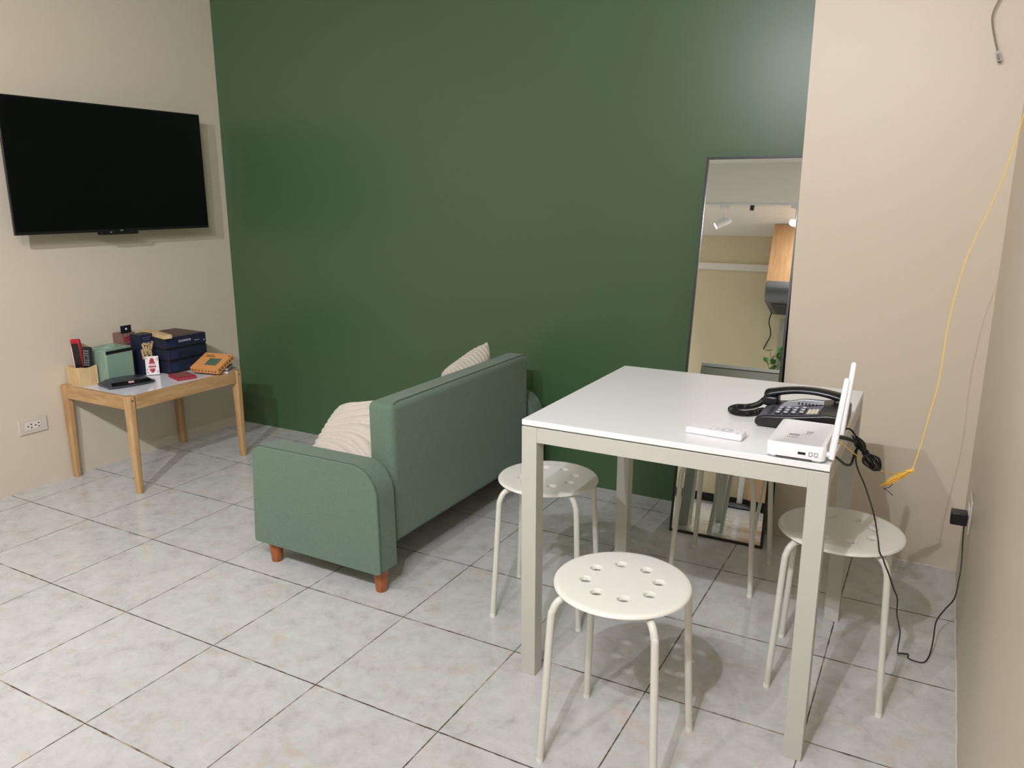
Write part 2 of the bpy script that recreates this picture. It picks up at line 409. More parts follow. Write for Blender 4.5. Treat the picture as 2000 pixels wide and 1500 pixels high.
cushion('cushion', 'cream pleated cushion leaning at the near end of the sofa beside the armrest', (.772, .722, .446), frame_rot((.93, .0, .20), (-.10, -1, 1.5)), .34, .12, fan=1.0, npl=14)
cushion('cushion', 'cream pleated cushion at the far end, only its corner showing above the sofa back', (.862, 1.325, .512), frame_rot((.28, -.27, .92), (-1, 0, .30)), .31, .12, npl=14)

# ---------------------------------------------------------------- leaning mirror
ML, MW, tilt = 1.468, .362, math.atan2(1.71-1.458, 1.442)
mr = thing('floor_mirror', 'tall narrow mirror in a thin black frame leaning on the green wall', 'mirror', (1.741, 1.458, 0), rot=(-tilt, 0, 0))
MB().box(.004, MW-.004, -.001, .004, .004, ML-.004).build('mirror_glass', mirror_m, mr)
fr = MB()
for a in ((0, .008, 0, ML), (MW-.008, MW, 0, ML)): fr.box(a[0], a[1], -.006, .02, a[2], a[3])
fr.box(.008, MW-.008, -.006, .02, 0, .010); fr.box(.008, MW-.008, -.006, .02, ML-.008, ML)
fr.build('frame', blk, mr)
MB().box(.006, MW-.006, .006, .018, .009, ML-.006).build('backing_board', blk, mr)

# ---------------------------------------------------------------- television
tv = thing('television', 'wide black flat television mounted on the left cream wall, switched off', 'television', (XL, 1.030, 1.14))
MB().box(.108, .120, -.509, .490, 0, .565).build('bezel', blk, tv, bevel=.002)
MB().box(.1195, .1208, -.504, .485, .012, .560).build('screen', scr, tv)
MB().box(.055, .108, -.40, .40, .02, .40).build('rear_housing', blk, tv, bevel=.01)
MB().box(.0005, .055, -.15, .15, .10, .32).build('wall_bracket', blk, tv, bevel=.003)
MB().box(.085, .119, -.118, .072, -.014, .004).build('sensor_bar', blk, tv, bevel=.002)
text('mi', .014, chrome, tv, (.1212, -.018, .0055), (R(90), 0, R(90)))
MB().box(.119, .1195, -.075, -.066, -.004, .000).build('sensor_light', chrome, tv)

# ---------------------------------------------------------------- wall sockets
def six_holes(parent, y0, z0, w_, h_, x):
    for cy, s_ in ((y0+w_*.25, -1), (y0+w_*.75, 1)):
        for dy, dz in ((.2, .22), (.2, -.22), (-.22, 0)):
            MB().cyl((x, cy+dy*h_*(1), z0+h_/2+dz*h_), (x+.0012, cy+dy*h_, z0+h_/2+dz*h_), .0032, 12).build('pin_hole', dark, parent)
so = thing('wall_socket', 'wide cream double socket plate on the left wall near the wooden side table', 'socket', (XL, .541, .257))
MB().box(0, .008, -.064, .064, 0, .070).build('plate', beige_pl, so, bevel=.003)
MB().box(.006, .010, -.034, .034, .018, .053).build('insert', mat('socket_insert', rgb(222, 212, 204), .4), so, bevel=.001)
six_holes(so, -.034, .018, .068, .035, .0095)
so2 = thing('wall_plate', 'small greyish wall plate peeking out behind the mint green box', 'socket', (XL, 1.02, .575))
MB().box(0, .010, -.04, .045, 0, .05).build('plate', mat('grey_plate', rgb(176, 176, 160), .5), so2, bevel=.002)
MB().box(.009, .012, -.015, .015, .015, .035).build('button', beige_pl, so2, bevel=.001)
so3 = thing('wall_socket', 'pale socket plate low on the right wall with the black adapter in it', 'socket', (XR, 1.262, .295))
MB().box(-.007, 0, -.055, .055, 0, .105).build('plate', beige_pl, so3, bevel=.003)
MB().box(-.009, -.006, -.03, .03, .025, .08).build('insert', plast, so3, bevel=.001)

# ---------------------------------------------------------------- wooden side table
STX, STY, STH = -.950, .683, .450
sd = thing('side_table', 'low pine side table with a white top under the television', 'table', (STX, STY, 0))
SW, SD = .492, .642
for x, y in ((0, 0), (SW-.042, 0), (0, SD-.042), (SW-.042, SD-.042)):
    cx, cy = x+.021, y+.021; ix, iy = (1 if x == 0 else -1), (1 if y == 0 else -1)
    m = MB(); prof = []
    for z, s_ in ((0, .0145), (.015, .015), (.39, .021), (.445, .021), (STH, .0195)):
        prof.append([(cx-ix*(.021-s_)*.3+a*s_, cy-iy*(.021-s_)*.3+b*s_, z) for a, b in ((-1, -.55), (-.55, -1), (.55, -1), (1, -.55), (1, .55), (.55, 1), (-.55, 1), (-1, .55))])
    rings = [[m.bm.verts.new(p) for p in rg] for rg in prof]
    for A, B in zip(rings, rings[1:]):
        for k in range(8): m.bm.faces.new([A[k], A[(k+1) % 8], B[(k+1) % 8], B[k]])
    m.bm.faces.new(rings[0][::-1]); m.bm.faces.new(rings[-1])
    lg = m.build('leg', pine_z, sd, bevel=.002)
    if x > 0: MB().cyl((cx+.0205, cy, .43), (cx+.0222, cy, .43), .0035, 12).build('screw_head', dark, lg)
for (x0, x1, y0, y1, mm) in ((.042, SW-.042, .006, .024, pine_x), (.042, SW-.042, SD-.024, SD-.006, pine_x), (.006, .024, .042, SD-.042, pine), (SW-.022, SW-.003, .042, SD-.042, pine)):
    MB().box(x0, x1, y0, y1, .388, STH-.001).build('apron', mm, sd, bevel=.002)
sdtop = mat('white_hardboard', rgb(226, 228, 236), .12, vary=.01)
MB().box(.02, SW-.020, .020, SD-.020, .434, .445).build('tabletop', sdtop, sd)
ZT = .4455
# ---- things on the side table
ph = thing('pen_holder', 'open pale wooden pencil box on the near end of the pine side table', 'holder', (-.885, .762, ZT), R(-3))
w_, d_, h_ = .054, .042, .088
def cw(x0, x1, y0, y1, n=10, along='x'):
    m = MB(); b = []
    for i in range(n+1):
        t = i/n; dip = .007*math.sin(math.pi*t); zt = h_+.003-dip
        if along == 'x':
            x = x0+(x1-x0)*t; b.append([m.bm.verts.new(v) for v in ((x, y0, 0), (x, y1, 0), (x, y1, zt), (x, y0, zt))])
        else:
            y = y0+(y1-y0)*t; b.append([m.bm.verts.new(v) for v in ((x0, y, 0), (x1, y, 0), (x1, y, zt), (x0, y, zt))])
    for A, B in zip(b, b[1:]):
        for k in range(4): m.bm.faces.new([A[k], A[(k+1) % 4], B[(k+1) % 4], B[k]])
    m.bm.faces.new(b[0]); m.bm.faces.new(b[-1][::-1]); return m
for a in (cw(-w_, w_, -d_, -d_+.006), cw(-w_, w_, d_-.006, d_), cw(-w_, -w_+.006, -d_+.006, d_-.006, along='y'), cw(w_-.006, w_, -d_+.006, d_-.006, along='y')):
    a.build('side_panel', birch, ph)
MB().box(-w_+.006, w_-.006, -d_+.006, d_-.006, 0, .006).build('base_panel', birch, ph)
r1 = thing('remote_control', 'red remote with white edge standing upright in the wooden pencil box', 'remote', (-.902, .772, ZT+.006), R(24))
MB().box(-.022, .022, -.009, .009, 0, .205, Matrix.Rotation(R(-4), 4, 'Y')).build('case', red_m, r1, bevel=.006)
MB().box(-.016, .018, -.0105, -.0085, .03, .185, Matrix.Rotation(R(-4), 4, 'Y')).build('front_panel', blk, r1, bevel=.003)
MB().box(-.024, -.0205, -.006, .007, .01, .17, Matrix.Rotation(R(-4), 4, 'Y')).build('edge_strip', plast, r1, bevel=.001)
r2 = thing('remote_control', 'black remote with small pale buttons standing in the wooden pencil box', 'remote', (-.860, .775, ZT+.006), R(18))
MB().box(-.022, .022, -.008, .008, 0, .172, Matrix.Rotation(R(3), 4, 'Y')).build('case', blk, r2, bevel=.005)
for i in range(7):
    for j in range(3):
        if i == 3 and j == 1: continue
        MB().box(-.013+j*.010, -.007+j*.010, -.0092, -.0075, .085+i*.011, .090+i*.011, Matrix.Rotation(R(3), 4, 'Y')).build('button', chrome, r2)
gb = thing('storage_box', 'mint green plastic box with a black strip along its front top edge', 'box', (-.848, .884, ZT), R(1.5))
MB().box(-.068, .072, -.072, .072, 0, .156).build('body', mint, gb, bevel=.006)
MB().box(-.064, .069, -.068, .068, .156, .162).build('lid', mint, gb, bevel=.003)
MB().lathe([(.038, .161), (.036, .1655), (.030, .1655), (.028, .162)], 32).build('lid_ring', mint, gb, smooth=True)
MB().box(.0695, .0735, -.070, .071, .138, .154).build('front_strip', blk, gb, bevel=.002)
MB().box(.062, .0735, .0715, .0735, .02, .150).build('side_strip', blk, gb, bevel=.001)
pc = thing('plastic_case', 'flat slate grey plastic case with a dark glossy window in front of the mint box', 'case', (-.708, .858, ZT), R(-17))
def slab(z0, z1, sx0, sy0, sx1, sy1):
    m = MB(); sh = [(-1, -.35), (-.7, -1), (.85, -.9), (1, -.5), (.95, .5), (.7, 1), (-.7, .92), (-1, .35)]
    A = [m.bm.verts.new((a*sx0, b*sy0, z0)) for a, b in sh]; B = [m.bm.verts.new((a*sx1, b*sy1, z1)) for a, b in sh]
    for k in range(8): m.bm.faces.new([A[k], A[(k+1) % 8], B[(k+1) % 8], B[k]])
    m.bm.faces.new(A[::-1]); m.bm.faces.new(B); return m
slab(0, .012, .076, .108, .078, .112).build('tray', slate, pc, bevel=.003)
slab(.012, .030, .074, .108, .046, .080).build('lid', slate, pc, bevel=.004)
MB().prism([(.056, .0245), (.0745, .0135), (.0755, .0145), (.057, .0260)], -.085, .085).build('window', mat('glossy_black', rgb(8, 8, 10), .08), pc)
MB().prism([(.0600, .0240), (.0700, .0180), (.0706, .0186), (.0606, .0246)], -.012, .012).build('pink_reflection', pink_pr, pc)  # pinkish reflection in the glossy window, painted as a thin strip
pb = thing('game_box', 'tall dusty pink card box with red marks and a black hanging tab', 'box', (-.910, 1.012, ZT), R(1))
MB().box(-.035, .035, -.036, .036, 0, .205).build('carton', box_br, pb, bevel=.001)
MB().box(.030, .033, -.036, .020, .205, .243).build('hanging_tab', navy_d, pb)
MB().cyl((.0332, -.008, .226), (.034, -.008, .226), .005, 16).build('tab_hole', plast, pb)
m = MB()
for i, (z, a, l) in enumerate(((.185, 12, .05), (.172, 12, .045), (.152, 10, .04), (.140, 8, .03))):
    M_ = Matrix.Translation((0.0353, 0, z)) @ Matrix.Rotation(R(a), 4, 'X'); m.box(0, .0008, -l/2, l/2, -.004, .004, M_)
m.build('red_lettering_marks', red_pr, pb)
bb = thing('game_box', 'upright navy card box with a picture of wooden blocks, behind the playing card', 'box', (-.829, 1.046, ZT), R(2))
MB().box(-.034, .036, -.036, .040, 0, .200).build('carton', navy, bb, bevel=.001)
m = MB()
for (y, z, a, l) in ((-.018, .128, 15, .06), (-.004, .118, 8, .05), (.008, .128, -8, .06), (.026, .140, -20, .045), (-.028, .105, 8, .05), (.018, .100, 4, .05), (0, .150, 75, .045), (-.006, .09, -12, .05)):
    M_ = Matrix.Translation((.0362, y, z)) @ Matrix.Rotation(R(a), 4, 'X'); m.box(0, .001, -.0055, .0055, -l/2, l/2, M_)
m.build('block_picture', birch, bb)
m = MB()
for z, l in ((.182, .05), (.172, .035), (.160, .05)): m.box(.0362, .0370, -l/2, l/2, z, z+.0022)
m.build('pale_print', mat('pale_print', rgb(110, 120, 160), .5), bb)
cd = thing('playing_card_box', 'small white card box with a red figure leaning on the navy box', 'card', (-.762, 1.042, ZT+.0022), R(40), rot=(0, R(-9), R(-38)))
MB().box(-.004, .004, -.030, .030, 0, .091).build('carton', cardw, cd, bevel=.0006)
m = MB()
for (y, z, ry, rz_) in ((0, .068, .010, .012), (0, .058, .014, .006), (0, .040, .017, .006), (0, .024, .012, .010)):
    m.box(.0041, .0046, y-ry, y+ry, z-rz_/2*1.1, z+rz_/2*1.1)
m.lathe([(0, .0005), (.008, .0004), (.008, 0)], 20, (.0042, 0, .074), Matrix.Rotation(R(90), 4, 'Y')); m.lathe([(0, .0005), (.008, .0004), (.008, 0)], 20, (.0042, 0, .018), Matrix.Rotation(R(90), 4, 'Y'))
m.build('red_figure', red_pr, cd)
m = MB(); m.box(.0041, .0047, -.014, .014, .047, .052); m.box(.0041, .0047, -.013, .013, .031, .035); m.build('pink_bands', pink_pr, cd)
for y, z in ((-.024, .082), (.024, .080), (.024, .072), (-.022, .012), (.023, .014), (-.023, .026)): MB().box(.0041, .0046, y-.0018, y+.0018, z-.003, z+.003).build('corner_mark', navy_d, cd)
# three stacked navy boxes
def stack_box(i, z, dx, dy, a, lb):
    t = thing('game_box', lb, 'box', (-.813+dx, 1.205+dy, z), R(a), group='navy game boxes in the stack')
    MB().box(-.114, .114, -.113, .113, 0, .022).build('tray', navy_d, t, bevel=.001)
    MB().box(-.117, .117, -.116, .116, .008, .0595).build('lid', navy, t, bevel=.0015)
    m = MB()
    rr = random.Random(i)
    if i == 2:
        for k in range(7): m.box(.1172, .1180, -.045+k*.0105, -.037+k*.0105, .030+(k % 2)*.001, .041)
        m.box(.1172, .1178, .045, .075, .026, .030); m.box(.1172, .118, .100, .107, .018, .026)
    elif i == 0:
        for k in range(9): m.box(.1172, .1178, -.03+k*.009, -.024+k*.009, .022, .027)
    else:
        m.box(.1172, .1178, -.07, .05, .048, .0495); m.box(.1172, .1178, -.09, -.0885, .014, .048)
    m.build('pale_lettering', mat('box_print', rgb(150, 150, 165) if i == 2 else rgb(58, 62, 84), .5), t)
    MB().box(.1170, .1176, -.108, -.060, .014, .052).build('blue_panel', mat('blue_print', rgb(28, 42, 80), .5), t)
    if i == 2:
        MB().box(-.10, .10, -.03, .108, .0594, .0600).build('cover_picture', mat('cover_print', rgb(110, 70, 50), .5, vary=.6, vscale=30, col2=rgb(40, 40, 46)), t)
stack_box(0, ZT, 0, .004, -1, 'lowest navy box of the three stacked beside the orange box')
stack_box(1, ZT+.0605, -.002, 0, 1, 'middle navy box of the stack of three')
stack_box(2, ZT+.121, .002, -.002, -2, 'top navy box of the stack of three, its cover showing a brown picture')
wb = tag(MB().box(-.135, .135, -.022, .022, 0, .019).build('wooden_box', birch, bevel=.002), 'long thin pale wooden box lying across the top of the navy stack', 'box')
wb.location = (-.800, 1.108, ZT+.1825); wb.rotation_euler = (0, 0, R(-14))
# red flat box
rb = thing('card_box', 'flat red and pink box lying flat in front of the navy stack', 'box', (-.588, 1.072, ZT), R(-17))
MB().box(-.060, .060, -.044, .044, 0, .015).build('carton', red_pr, rb, bevel=.001)
m = MB()
for k in range(6): m.box(.0602, .0607, -.036+k*.013, -.029+k*.013, .004, .011)
m.box(-.05, .045, -.036, .036, .0150, .0154); m.build('pink_print', mat('mottled_print', rgb(200, 130, 120), .5, vary=.7, vscale=60, col2=rgb(60, 30, 34)), rb)
# booklets and orange box
bk = []
for k, (x, y, a, mm, lb, z) in enumerate(((-.532, 1.255, 24, mat('booklet_cover', rgb(160, 140, 132), .5, vary=.5, vscale=40), 'lower flat booklet under the orange box at the table corner', 0),
                                          (-.545, 1.250, 34, mat('booklet_cover_dark', rgb(92, 84, 72), .5, vary=.6, vscale=40), 'upper dark mottled booklet under the orange box at the table corner', .0145))):
    t = thing('booklet', lb, 'booklet', (x, y, ZT+z), R(a), group='booklets under the orange box')
    MB().box(-.060, .060, -.05, .05, .001, .013).build('pages', cardw, t)
    c_ = MB(); c_.box(-.062, .062, -.052, .052, 0, .0012); c_.box(-.062, .062, -.052, .052, .0128, .014); c_.build('cover', mm, t)
xa, ya = Vector((.178, .030, 0)).normalized(), Vector((-.035, .115, .052)).normalized()
na = xa.cross(ya).normalized(); ya = na.cross(xa)
ob = thing('game_box', 'bright orange square box with a teal picture, tilted on the booklets', 'box', (-.540, 1.215, .4955))
ob.rotation_euler = Matrix((xa, ya, na)).transposed().to_euler()
MB().box(-.082, .082, -.066, .066, -.014, .014).build('carton', orange, ob, bevel=.0015)
MB().box(-.020, .050, -.035, .022, .0141, .0147).build('teal_picture', teal_pr, ob)
m = MB()
for k in range(9): m.box(-.058+k*.0068, -.0535+k*.0068, .032, .038, .0141, .0146)
for k in range(7): m.box(-.058+k*.0068, -.0535+k*.0068, .042, .047, .0141, .0146)
m.build('brown_lettering', brown_pr, ob)
m = MB()
for k in range(8): m.box(-.074+k*.0195, -.068+k*.0195, -.0667, -.066, -.004, .003)
for k in range(6): m.box(.0821, .0828, -.052+k*.020, -.045+k*.020, -.005, .004)
m.box(.068, .076, .046, .054, .0141, .0146); m.build('dark_marks', brown_pr, ob)

# ---------------------------------------------------------------- things on the white table
ZW = .7402
rm = thing('remote_control', 'slim white remote control lying on the front part of the white table', 'remote', (2.148, .4225, ZW), R(-4))
MB().box(-.069, .069, -.0215, .0215, .0005, .0165).build('case', plast, rm, bevel=.005, bseg=4)
gl = mat('pale_grey_button', rgb(206, 206, 214), .5)
b1 = MB().lathe([(.0155, .0164), (.0155, .0172), (.013, .0176), (0, .0176)], 32, (.028, 0, 0)).build('dial', gl, rm, smooth=True)
MB().lathe([(.0052, .0175), (.005, .0182), (0, .0182)], 20, (.028, 0, 0)).build('dial_centre', plast, b1, smooth=True)
for x, y in ((.056, .012), (.056, -.012), (.004, .011), (.004, -.011), (-.010, .011), (-.010, -.011), (.004, 0)):
    MB().lathe([(.0042, .0163), (.004, .0174), (0, .0174)], 16, (x, y, 0)).build('button', gl, rm, smooth=True)
# router
rt = thing('router', 'white wireless router with two upright antennas at the right edge of the white table', 'router', (2.285, .318, ZW))
def rrect(x0, x1, y0, y1, rad, n=6):
    P = []
    for cx, cy, a0 in ((x1-rad, y0+rad, -90), (x1-rad, y1-rad, 0), (x0+rad, y1-rad, 90), (x0+rad, y0+rad, 180)):
        for i in range(n+1): a = R(a0+90*i/n); P.append((cx+rad*math.cos(a), cy+rad*math.sin(a)))
    return P
RW, RD = .124, .205
m = MB(); lv = [(0, .004), (.003, 0), (.030, .0), (.0335, .002), (.0345, .006), (.0330, .009)]
rings = [[m.bm.verts.new((a, b, z+.0035)) for a, b in rrect(g, RW-g, g, RD-g, .012)] for z, g in lv]
for A, B in zip(rings, rings[1:]):
    for k in range(len(A)): m.bm.faces.new([A[k], A[(k+1) % len(A)], B[(k+1) % len(A)], B[k]])
m.bm.faces.new(rings[0][::-1]); m.bm.faces.new(rings[-1]); m.build('case', plast, rt, smooth=True)
for x, y in ((.015, .015), (.109, .015), (.015, .19), (.109, .19)): MB().cyl((x, y, 0), (x, y, .005), .006, 16).build('foot', plast, rt)
m = MB(); m.box(.022, .098, -.0006, .001, .0055, .0075); m.box(.068, .084, -.0006, .001, .0165, .0220); m.build('port_slots', dark, rt)
m = MB()
for cx in (.0945, .1055):
    m.tube([(cx-.0035, -.0004, .0175), (cx-.0035, -.0004, .0235), (cx+.0035, -.0004, .0235), (cx+.0035, -.0004, .0175)], .0006, 6)
    m.tube([(cx-.0035, -.0004, .0175), (cx-.0015, -.0004, .0150), (cx+.0015, -.0004, .0150), (cx+.0035, -.0004, .0175)], .0006, 6)
m.build('port_symbols', dark, rt)
m = MB()
for k in range(16): m.box(.036+k*.0014, .0368+k*.0014, .070, .084, .0365, .0368)
for k in range(5): m.box(.034+k*.005, .0370+k*.005, .054, .059, .0365, .0368)
for k in range(3): m.box(.070+k*.005, .0735+k*.005, .108, .116, .0365, .0368)
for k in range(2): m.box(.070+k*.006, .074+k*.006, .095, .101, .0365, .0368)
m.build('grey_label_print', gprint, rt)
for (y, zb, ztop, lean) in ((.022, .010, .190, .014), (.172, .012, .196, .012)):
    an = MB().tube([(RW+.010, y, zb), (RW+.012, y, zb+.02), (RW+.013+lean*.5, y, zb+(ztop-zb)*.6), (RW+.012+lean, y, ztop-.004), (RW+.012+lean, y, ztop)], [.0085, .009, .0078, .007, .004], 16, flat=.7).build('antenna', plast, rt, smooth=True)
    MB().cyl((RW-.002, y, .018), (RW+.006, y, .018), .0062, 16).build('hinge', plast, an, smooth=True)

# telephone: user side at -x, handset along the far (+y) side
tp = thing('telephone', 'black and grey corded desk telephone on the white table behind the router', 'telephone', (2.212, .545, ZW), R(0))
PW, PD = .208, .178
def topz(x): return .030+.022*(x/PW)**1.0
m = MB(); prof = [(0.004, 0.004), (0, .012), (.003, .0225), (.02, .030), (.09, .037), (.17, .050), (.20, .050), (PW, .044), (PW, .006), (.2, .003)]
m.prism(prof, 0, PD); m.build('body', blk, tp, bevel=.005)
def onface(x): # height of the sloping face at x
    for (a, za), (b, zb) in zip(prof[2:], prof[3:]):
        if a <= x <= b: return za+(zb-za)*(x-a)/(b-a)
    return .05
m = MB(); xs = [.008+i*(.150-.008)/12 for i in range(13)]
A = [[m.bm.verts.new((x, y, onface(x)+dz)) for y in (.008, .108) for dz in (0, .0022)] for x in xs]
for P_, Q in zip(A, A[1:]):
    for a, b in ((0, 2), (2, 3), (3, 1), (1, 0)): m.bm.faces.new([P_[a], P_[b], Q[b], Q[a]])
m.bm.faces.new([A[0][i] for i in (0, 1, 3, 2)]); m.bm.faces.new([A[-1][i] for i in (0, 2, 3, 1)])
m.build('face_panel', phone_g, tp)
kw = mat('key_caps', rgb(196, 196, 206), .4)
for i in range(5):
    for j in range(3 if i else 4):
        x = .034+i*.0185; y = .020+j*(.024 if i else .0185); zz = onface(x)+.002
        if i == 0: MB().box(x-.006, x+.002, y-.004, y+.004, zz, zz+.003).build('key', blk, tp, bevel=.001); continue
        k_ = MB().box(x-.0062, x+.0062, y-.0085, y+.0085, zz, zz+.0045).build('key', blk, tp, bevel=.0012)
        MB().box(x-.0045, x+.0052, y-.0065, y+.0070, zz+.0042, zz+.0052).build('key_print', kw, k_, bevel=.0004)
for k in range(3):
    x = .124+k*.0085; zz = onface(x)+.002; MB().box(x-.0034, x+.0034, .016, .060, zz, zz+.0012).build('label_strip', mat('cream_label', rgb(226, 226, 196), .5), tp)
MB().prism([(.040, .0315), (.060, .047), (.10, .058), (.150, .060), (.150, .050), (.12, .046), (.09, .040)], .100, .116).build('silver_trim', mat('silver_plastic', rgb(182, 184, 190), .3, metal=.5), tp, bevel=.001)
m = MB()
for k in range(7): x = .088+k*.0085; m.box(x, x+.003, .0965, .0990, .045, .050)
m.build('speaker_slots', dark, tp)
hs = MB()
P = [(-.006, .048), (.010, .054), (.035, .063), (.075, .071), (.120, .073), (.160, .068), (.190, .060), (.206, .052)]
rings = []
for i, (x, z) in enumerate(P):
    e = abs(i-3.5)/3.5; hw = .0185+.005*e; th = .010+.007*e**2
    rings.append([hs.bm.verts.new((x, .145+a*hw, z+b*th)) for a, b in ((-1, -.6), (-1, .35), (-.6, .9), (0, 1.05), (.6, .9), (1, .35), (1, -.6), (0, -.9))])
for A, B in zip(rings, rings[1:]):
    for k in range(8): hs.bm.faces.new([A[k], A[(k+1) % 8], B[(k+1) % 8], B[k]])
hs.bm.faces.new(rings[0][::-1]); hs.bm.faces.new(rings[-1])
hset = hs.build('handset', mat('handset_black', rgb(16, 16, 17), .25), tp, sub=2)
MB().box(-.006, .034, .124, .168, .024, .052).build('mouthpiece', blk, hset, bevel=.008)
MB().box(.168, .204, .124, .168, .044, .060).build('earpiece', blk, hset, bevel=.007)
# coiled cord: out of the handset, a loop on the table, back to the body
path = spline([Vector(p) for p in ((-.004, .140, .036), (-.020, .146, .020), (-.045, .150, .0095), (-.072, .135, .0085), (-.082, .105, .0085), (-.066, .080, .0085), (-.040, .078, .0085), (-.018, .100, .0085), (-.012, .118, .009), (0, .122, .012))], 56)
coil = []; acc = 0
for i, p in enumerate(path):
    t = (path[min(i+1, len(path)-1)]-path[max(i-1, 0)]).normalized(); s1 = t.cross(Vector((0, 0, 1))).normalized(); s2 = s1.cross(t)
    ph_ = i*2*math.pi/7.5; coil.append(p+(s1*math.cos(ph_)+s2*math.sin(ph_))*.0062)
MB().tube(coil, .0019, 6, smooth=2).build('coiled_cord', blkm, tp, smooth=True)

# ---------------------------------------------------------------- cables
# router power cord: out of the router, bundled, down to the floor and up to the adapter
pcable = thing('power_cable', 'black router power cable hanging from the table to the floor and wall', 'cable', (2.43, .50, .70))
def rel(P, o=(2.43, .50, .70)): return [Vector(p)-Vector(o) for p in P]
P = [(2.4095, .470, .762), (2.425, .475, .762), (2.445, .480, .757), (2.455, .484, .750)]
MB().tube(rel(P), [.0048, .0048, .004, .0028], 10, smooth=4).build('plug', blk, pcable, smooth=True)
P = [(2.452, .60, .712), (2.452, .60, .666), (2.474, .66, .590), (2.491, .76, .500), (2.500, .80, .452), (2.506, .775, .4412), (2.517, .690, .4412), (2.526, .615, .4405), (2.536, .597, .432), (2.541, .594, .420), (2.552, .593, .398), (2.567, .62, .348), (2.578, .65, .308), (2.581, .72, .231), (2.594, .80, .139), (2.594, .85, .070), (2.595, .90, .020), (2.597, .93, .003), (2.612, .935, .003), (2.623, .930, .006), (2.624, .915, .003), (2.645, .908, .003), (2.665, .915, .003), (2.677, .950, .010), (2.683, 1.0, .034), (2.686, 1.05, .068), (2.705, 1.09, .092), (2.728, 1.13, .117), (2.735, 1.17, .16), (2.737, 1.2, .208), (2.734, 1.22, .26), (2.731, 1.235, .318)]
MB().tube(rel(P), .0019, 8, smooth=6).build('cord', blkm, pcable, smooth=True)
ca, cb = Vector((2.447, .545, .745)), Vector((2.495, .600, .664)); ax = (cb-ca); L_ = ax.length; ax.normalize()
s1 = ax.cross(Vector((0, 1, 0))).normalized(); s2 = ax.cross(s1)
rr = random.Random(3); Q = []
for k in range(6):
    a = rr.random()*6.28; w1 = .006+.010*rr.random(); ext = rr.uniform(-.004, .012)
    d1 = s1*math.cos(a)+s2*math.sin(a)*.6
    w1 = .010+.013*rr.random(); tp_ = rr.uniform(-.012, .010)
    Q += [ca+ax*tp_+d1*.005, ca+ax*L_*.25+d1*.011, ca+ax*L_*.52+d1*.0035, ca+ax*L_*.78+d1*w1, cb+ax*ext+d1*w1*.6, cb+ax*(ext+.004), cb+ax*(ext-.002)-d1*w1*.6, ca+ax*L_*.76-d1*w1, ca+ax*L_*.52-d1*.0035, ca+ax*L_*.22-d1*.010]
MB().tube([p-Vector((2.43, .50, .70)) for p in Q], .0019, 7, smooth=4).build('coiled_bundle', blkm, pcable, smooth=True)
MB().tube([p-Vector((2.43, .50, .70)) for p in (ca+ax*L_*.50, ca+ax*L_*.56)], .0085, 12).build('cable_tie', blk, pcable, smooth=True)
P = [(2.410, .36, .755), (2.425, .40, .735), (2.438, .47, .700), (2.447, .52, .688), (2.450, .55, .705), (2.455, .58, .720)]
MB().tube(rel(P), .0030, 8, smooth=5).build('cord_end', blkm, pcable, smooth=True)
P = [(2.418, .62, .7425), (2.428, .62, .744), (2.442, .60, .738), (2.452, .59, .722), (2.456, .57, .712)]
MB().tube(rel(P), .0022, 8, smooth=5).build('telephone_lead', blkm, pcable, smooth=True)
ad = thing('power_adapter', 'small black plug-in adapter on the right wall socket near the floor', 'adapter', (2.738, 1.235, .318))
MB().box(-.046, -.001, -.020, .024, 0, .040).build('case', blk, ad, bevel=.004)
# yellow fibre cable
yo = Vector((2.43, .45, .76))
yc = thing('fibre_cable', 'thin yellow fibre cable with a tied coil hanging beside the right wall', 'cable', yo)
P = [(2.4105, .44, .758), (2.423, .45, .757), (2.447, .52, .717), (2.482, .65, .646), (2.526, .80, .588), (2.553, .87, .575), (2.572, .90, .574), (2.584, .95, .618), (2.598, .975, .715), (2.611, 1.0, .814), (2.617, 1.05, .978), (2.641, 1.10, 1.143), (2.693, 1.15, 1.32), (2.729, 1.20, 1.508), (2.738, 1.22, 1.66), (2.743, 1.24, 1.85), (2.744, 1.25, 2.2), (2.744, 1.25, 2.719)]
MB().tube([Vector(p)-yo for p in P], .0014, 8, smooth=8).build('strand', yel, yc, smooth=True)
a, b = Vector((2.502, .895, .517)), Vector((2.574, .90, .574)); ax = (b-a).normalized(); L_ = (b-a).length; s1 = ax.cross(Vector((0, 1, 0))).normalized(); s2 = Vector((0, 1, 0)); Q = []
for k in range(7):
    an = rr.random()*6.28; w1 = .005+.0035*rr.random(); d1 = s1*math.cos(an)+s2*math.sin(an)
    Q += [a+ax*.002*rr.random()+d1*.002, a+ax*L_*.35+d1*w1, a+ax*L_*.75+d1*w1*.8, b+d1*.0025, b-d1*.0025, a+ax*L_*.7-d1*w1*.8, a+ax*L_*.3-d1*w1]
MB().tube([p-yo for p in Q], .0014, 7, smooth=4).build('tied_coil', yel, yc, smooth=True)
q = [b+ax*-.004+s1*.006*math.cos(t*.785)+s2*.006*math.sin(t*.785)+ax*.0006*t for t in range(17)]
MB().tube([p-yo for p in q], .0013, 7).build('pale_wrap', mat('pale_yellow', rgb(250, 205, 130), .5), yc, smooth=True)
MB().tube([Vector(p)-yo for p in ((2.530, .89, .528), (2.522, .885, .519), (2.510, .885, .513), (2.518, .885, .510), (2.534, .885, .498))], .0011, 6, smooth=4).build('black_twist_tie', blkm, yc, smooth=True)
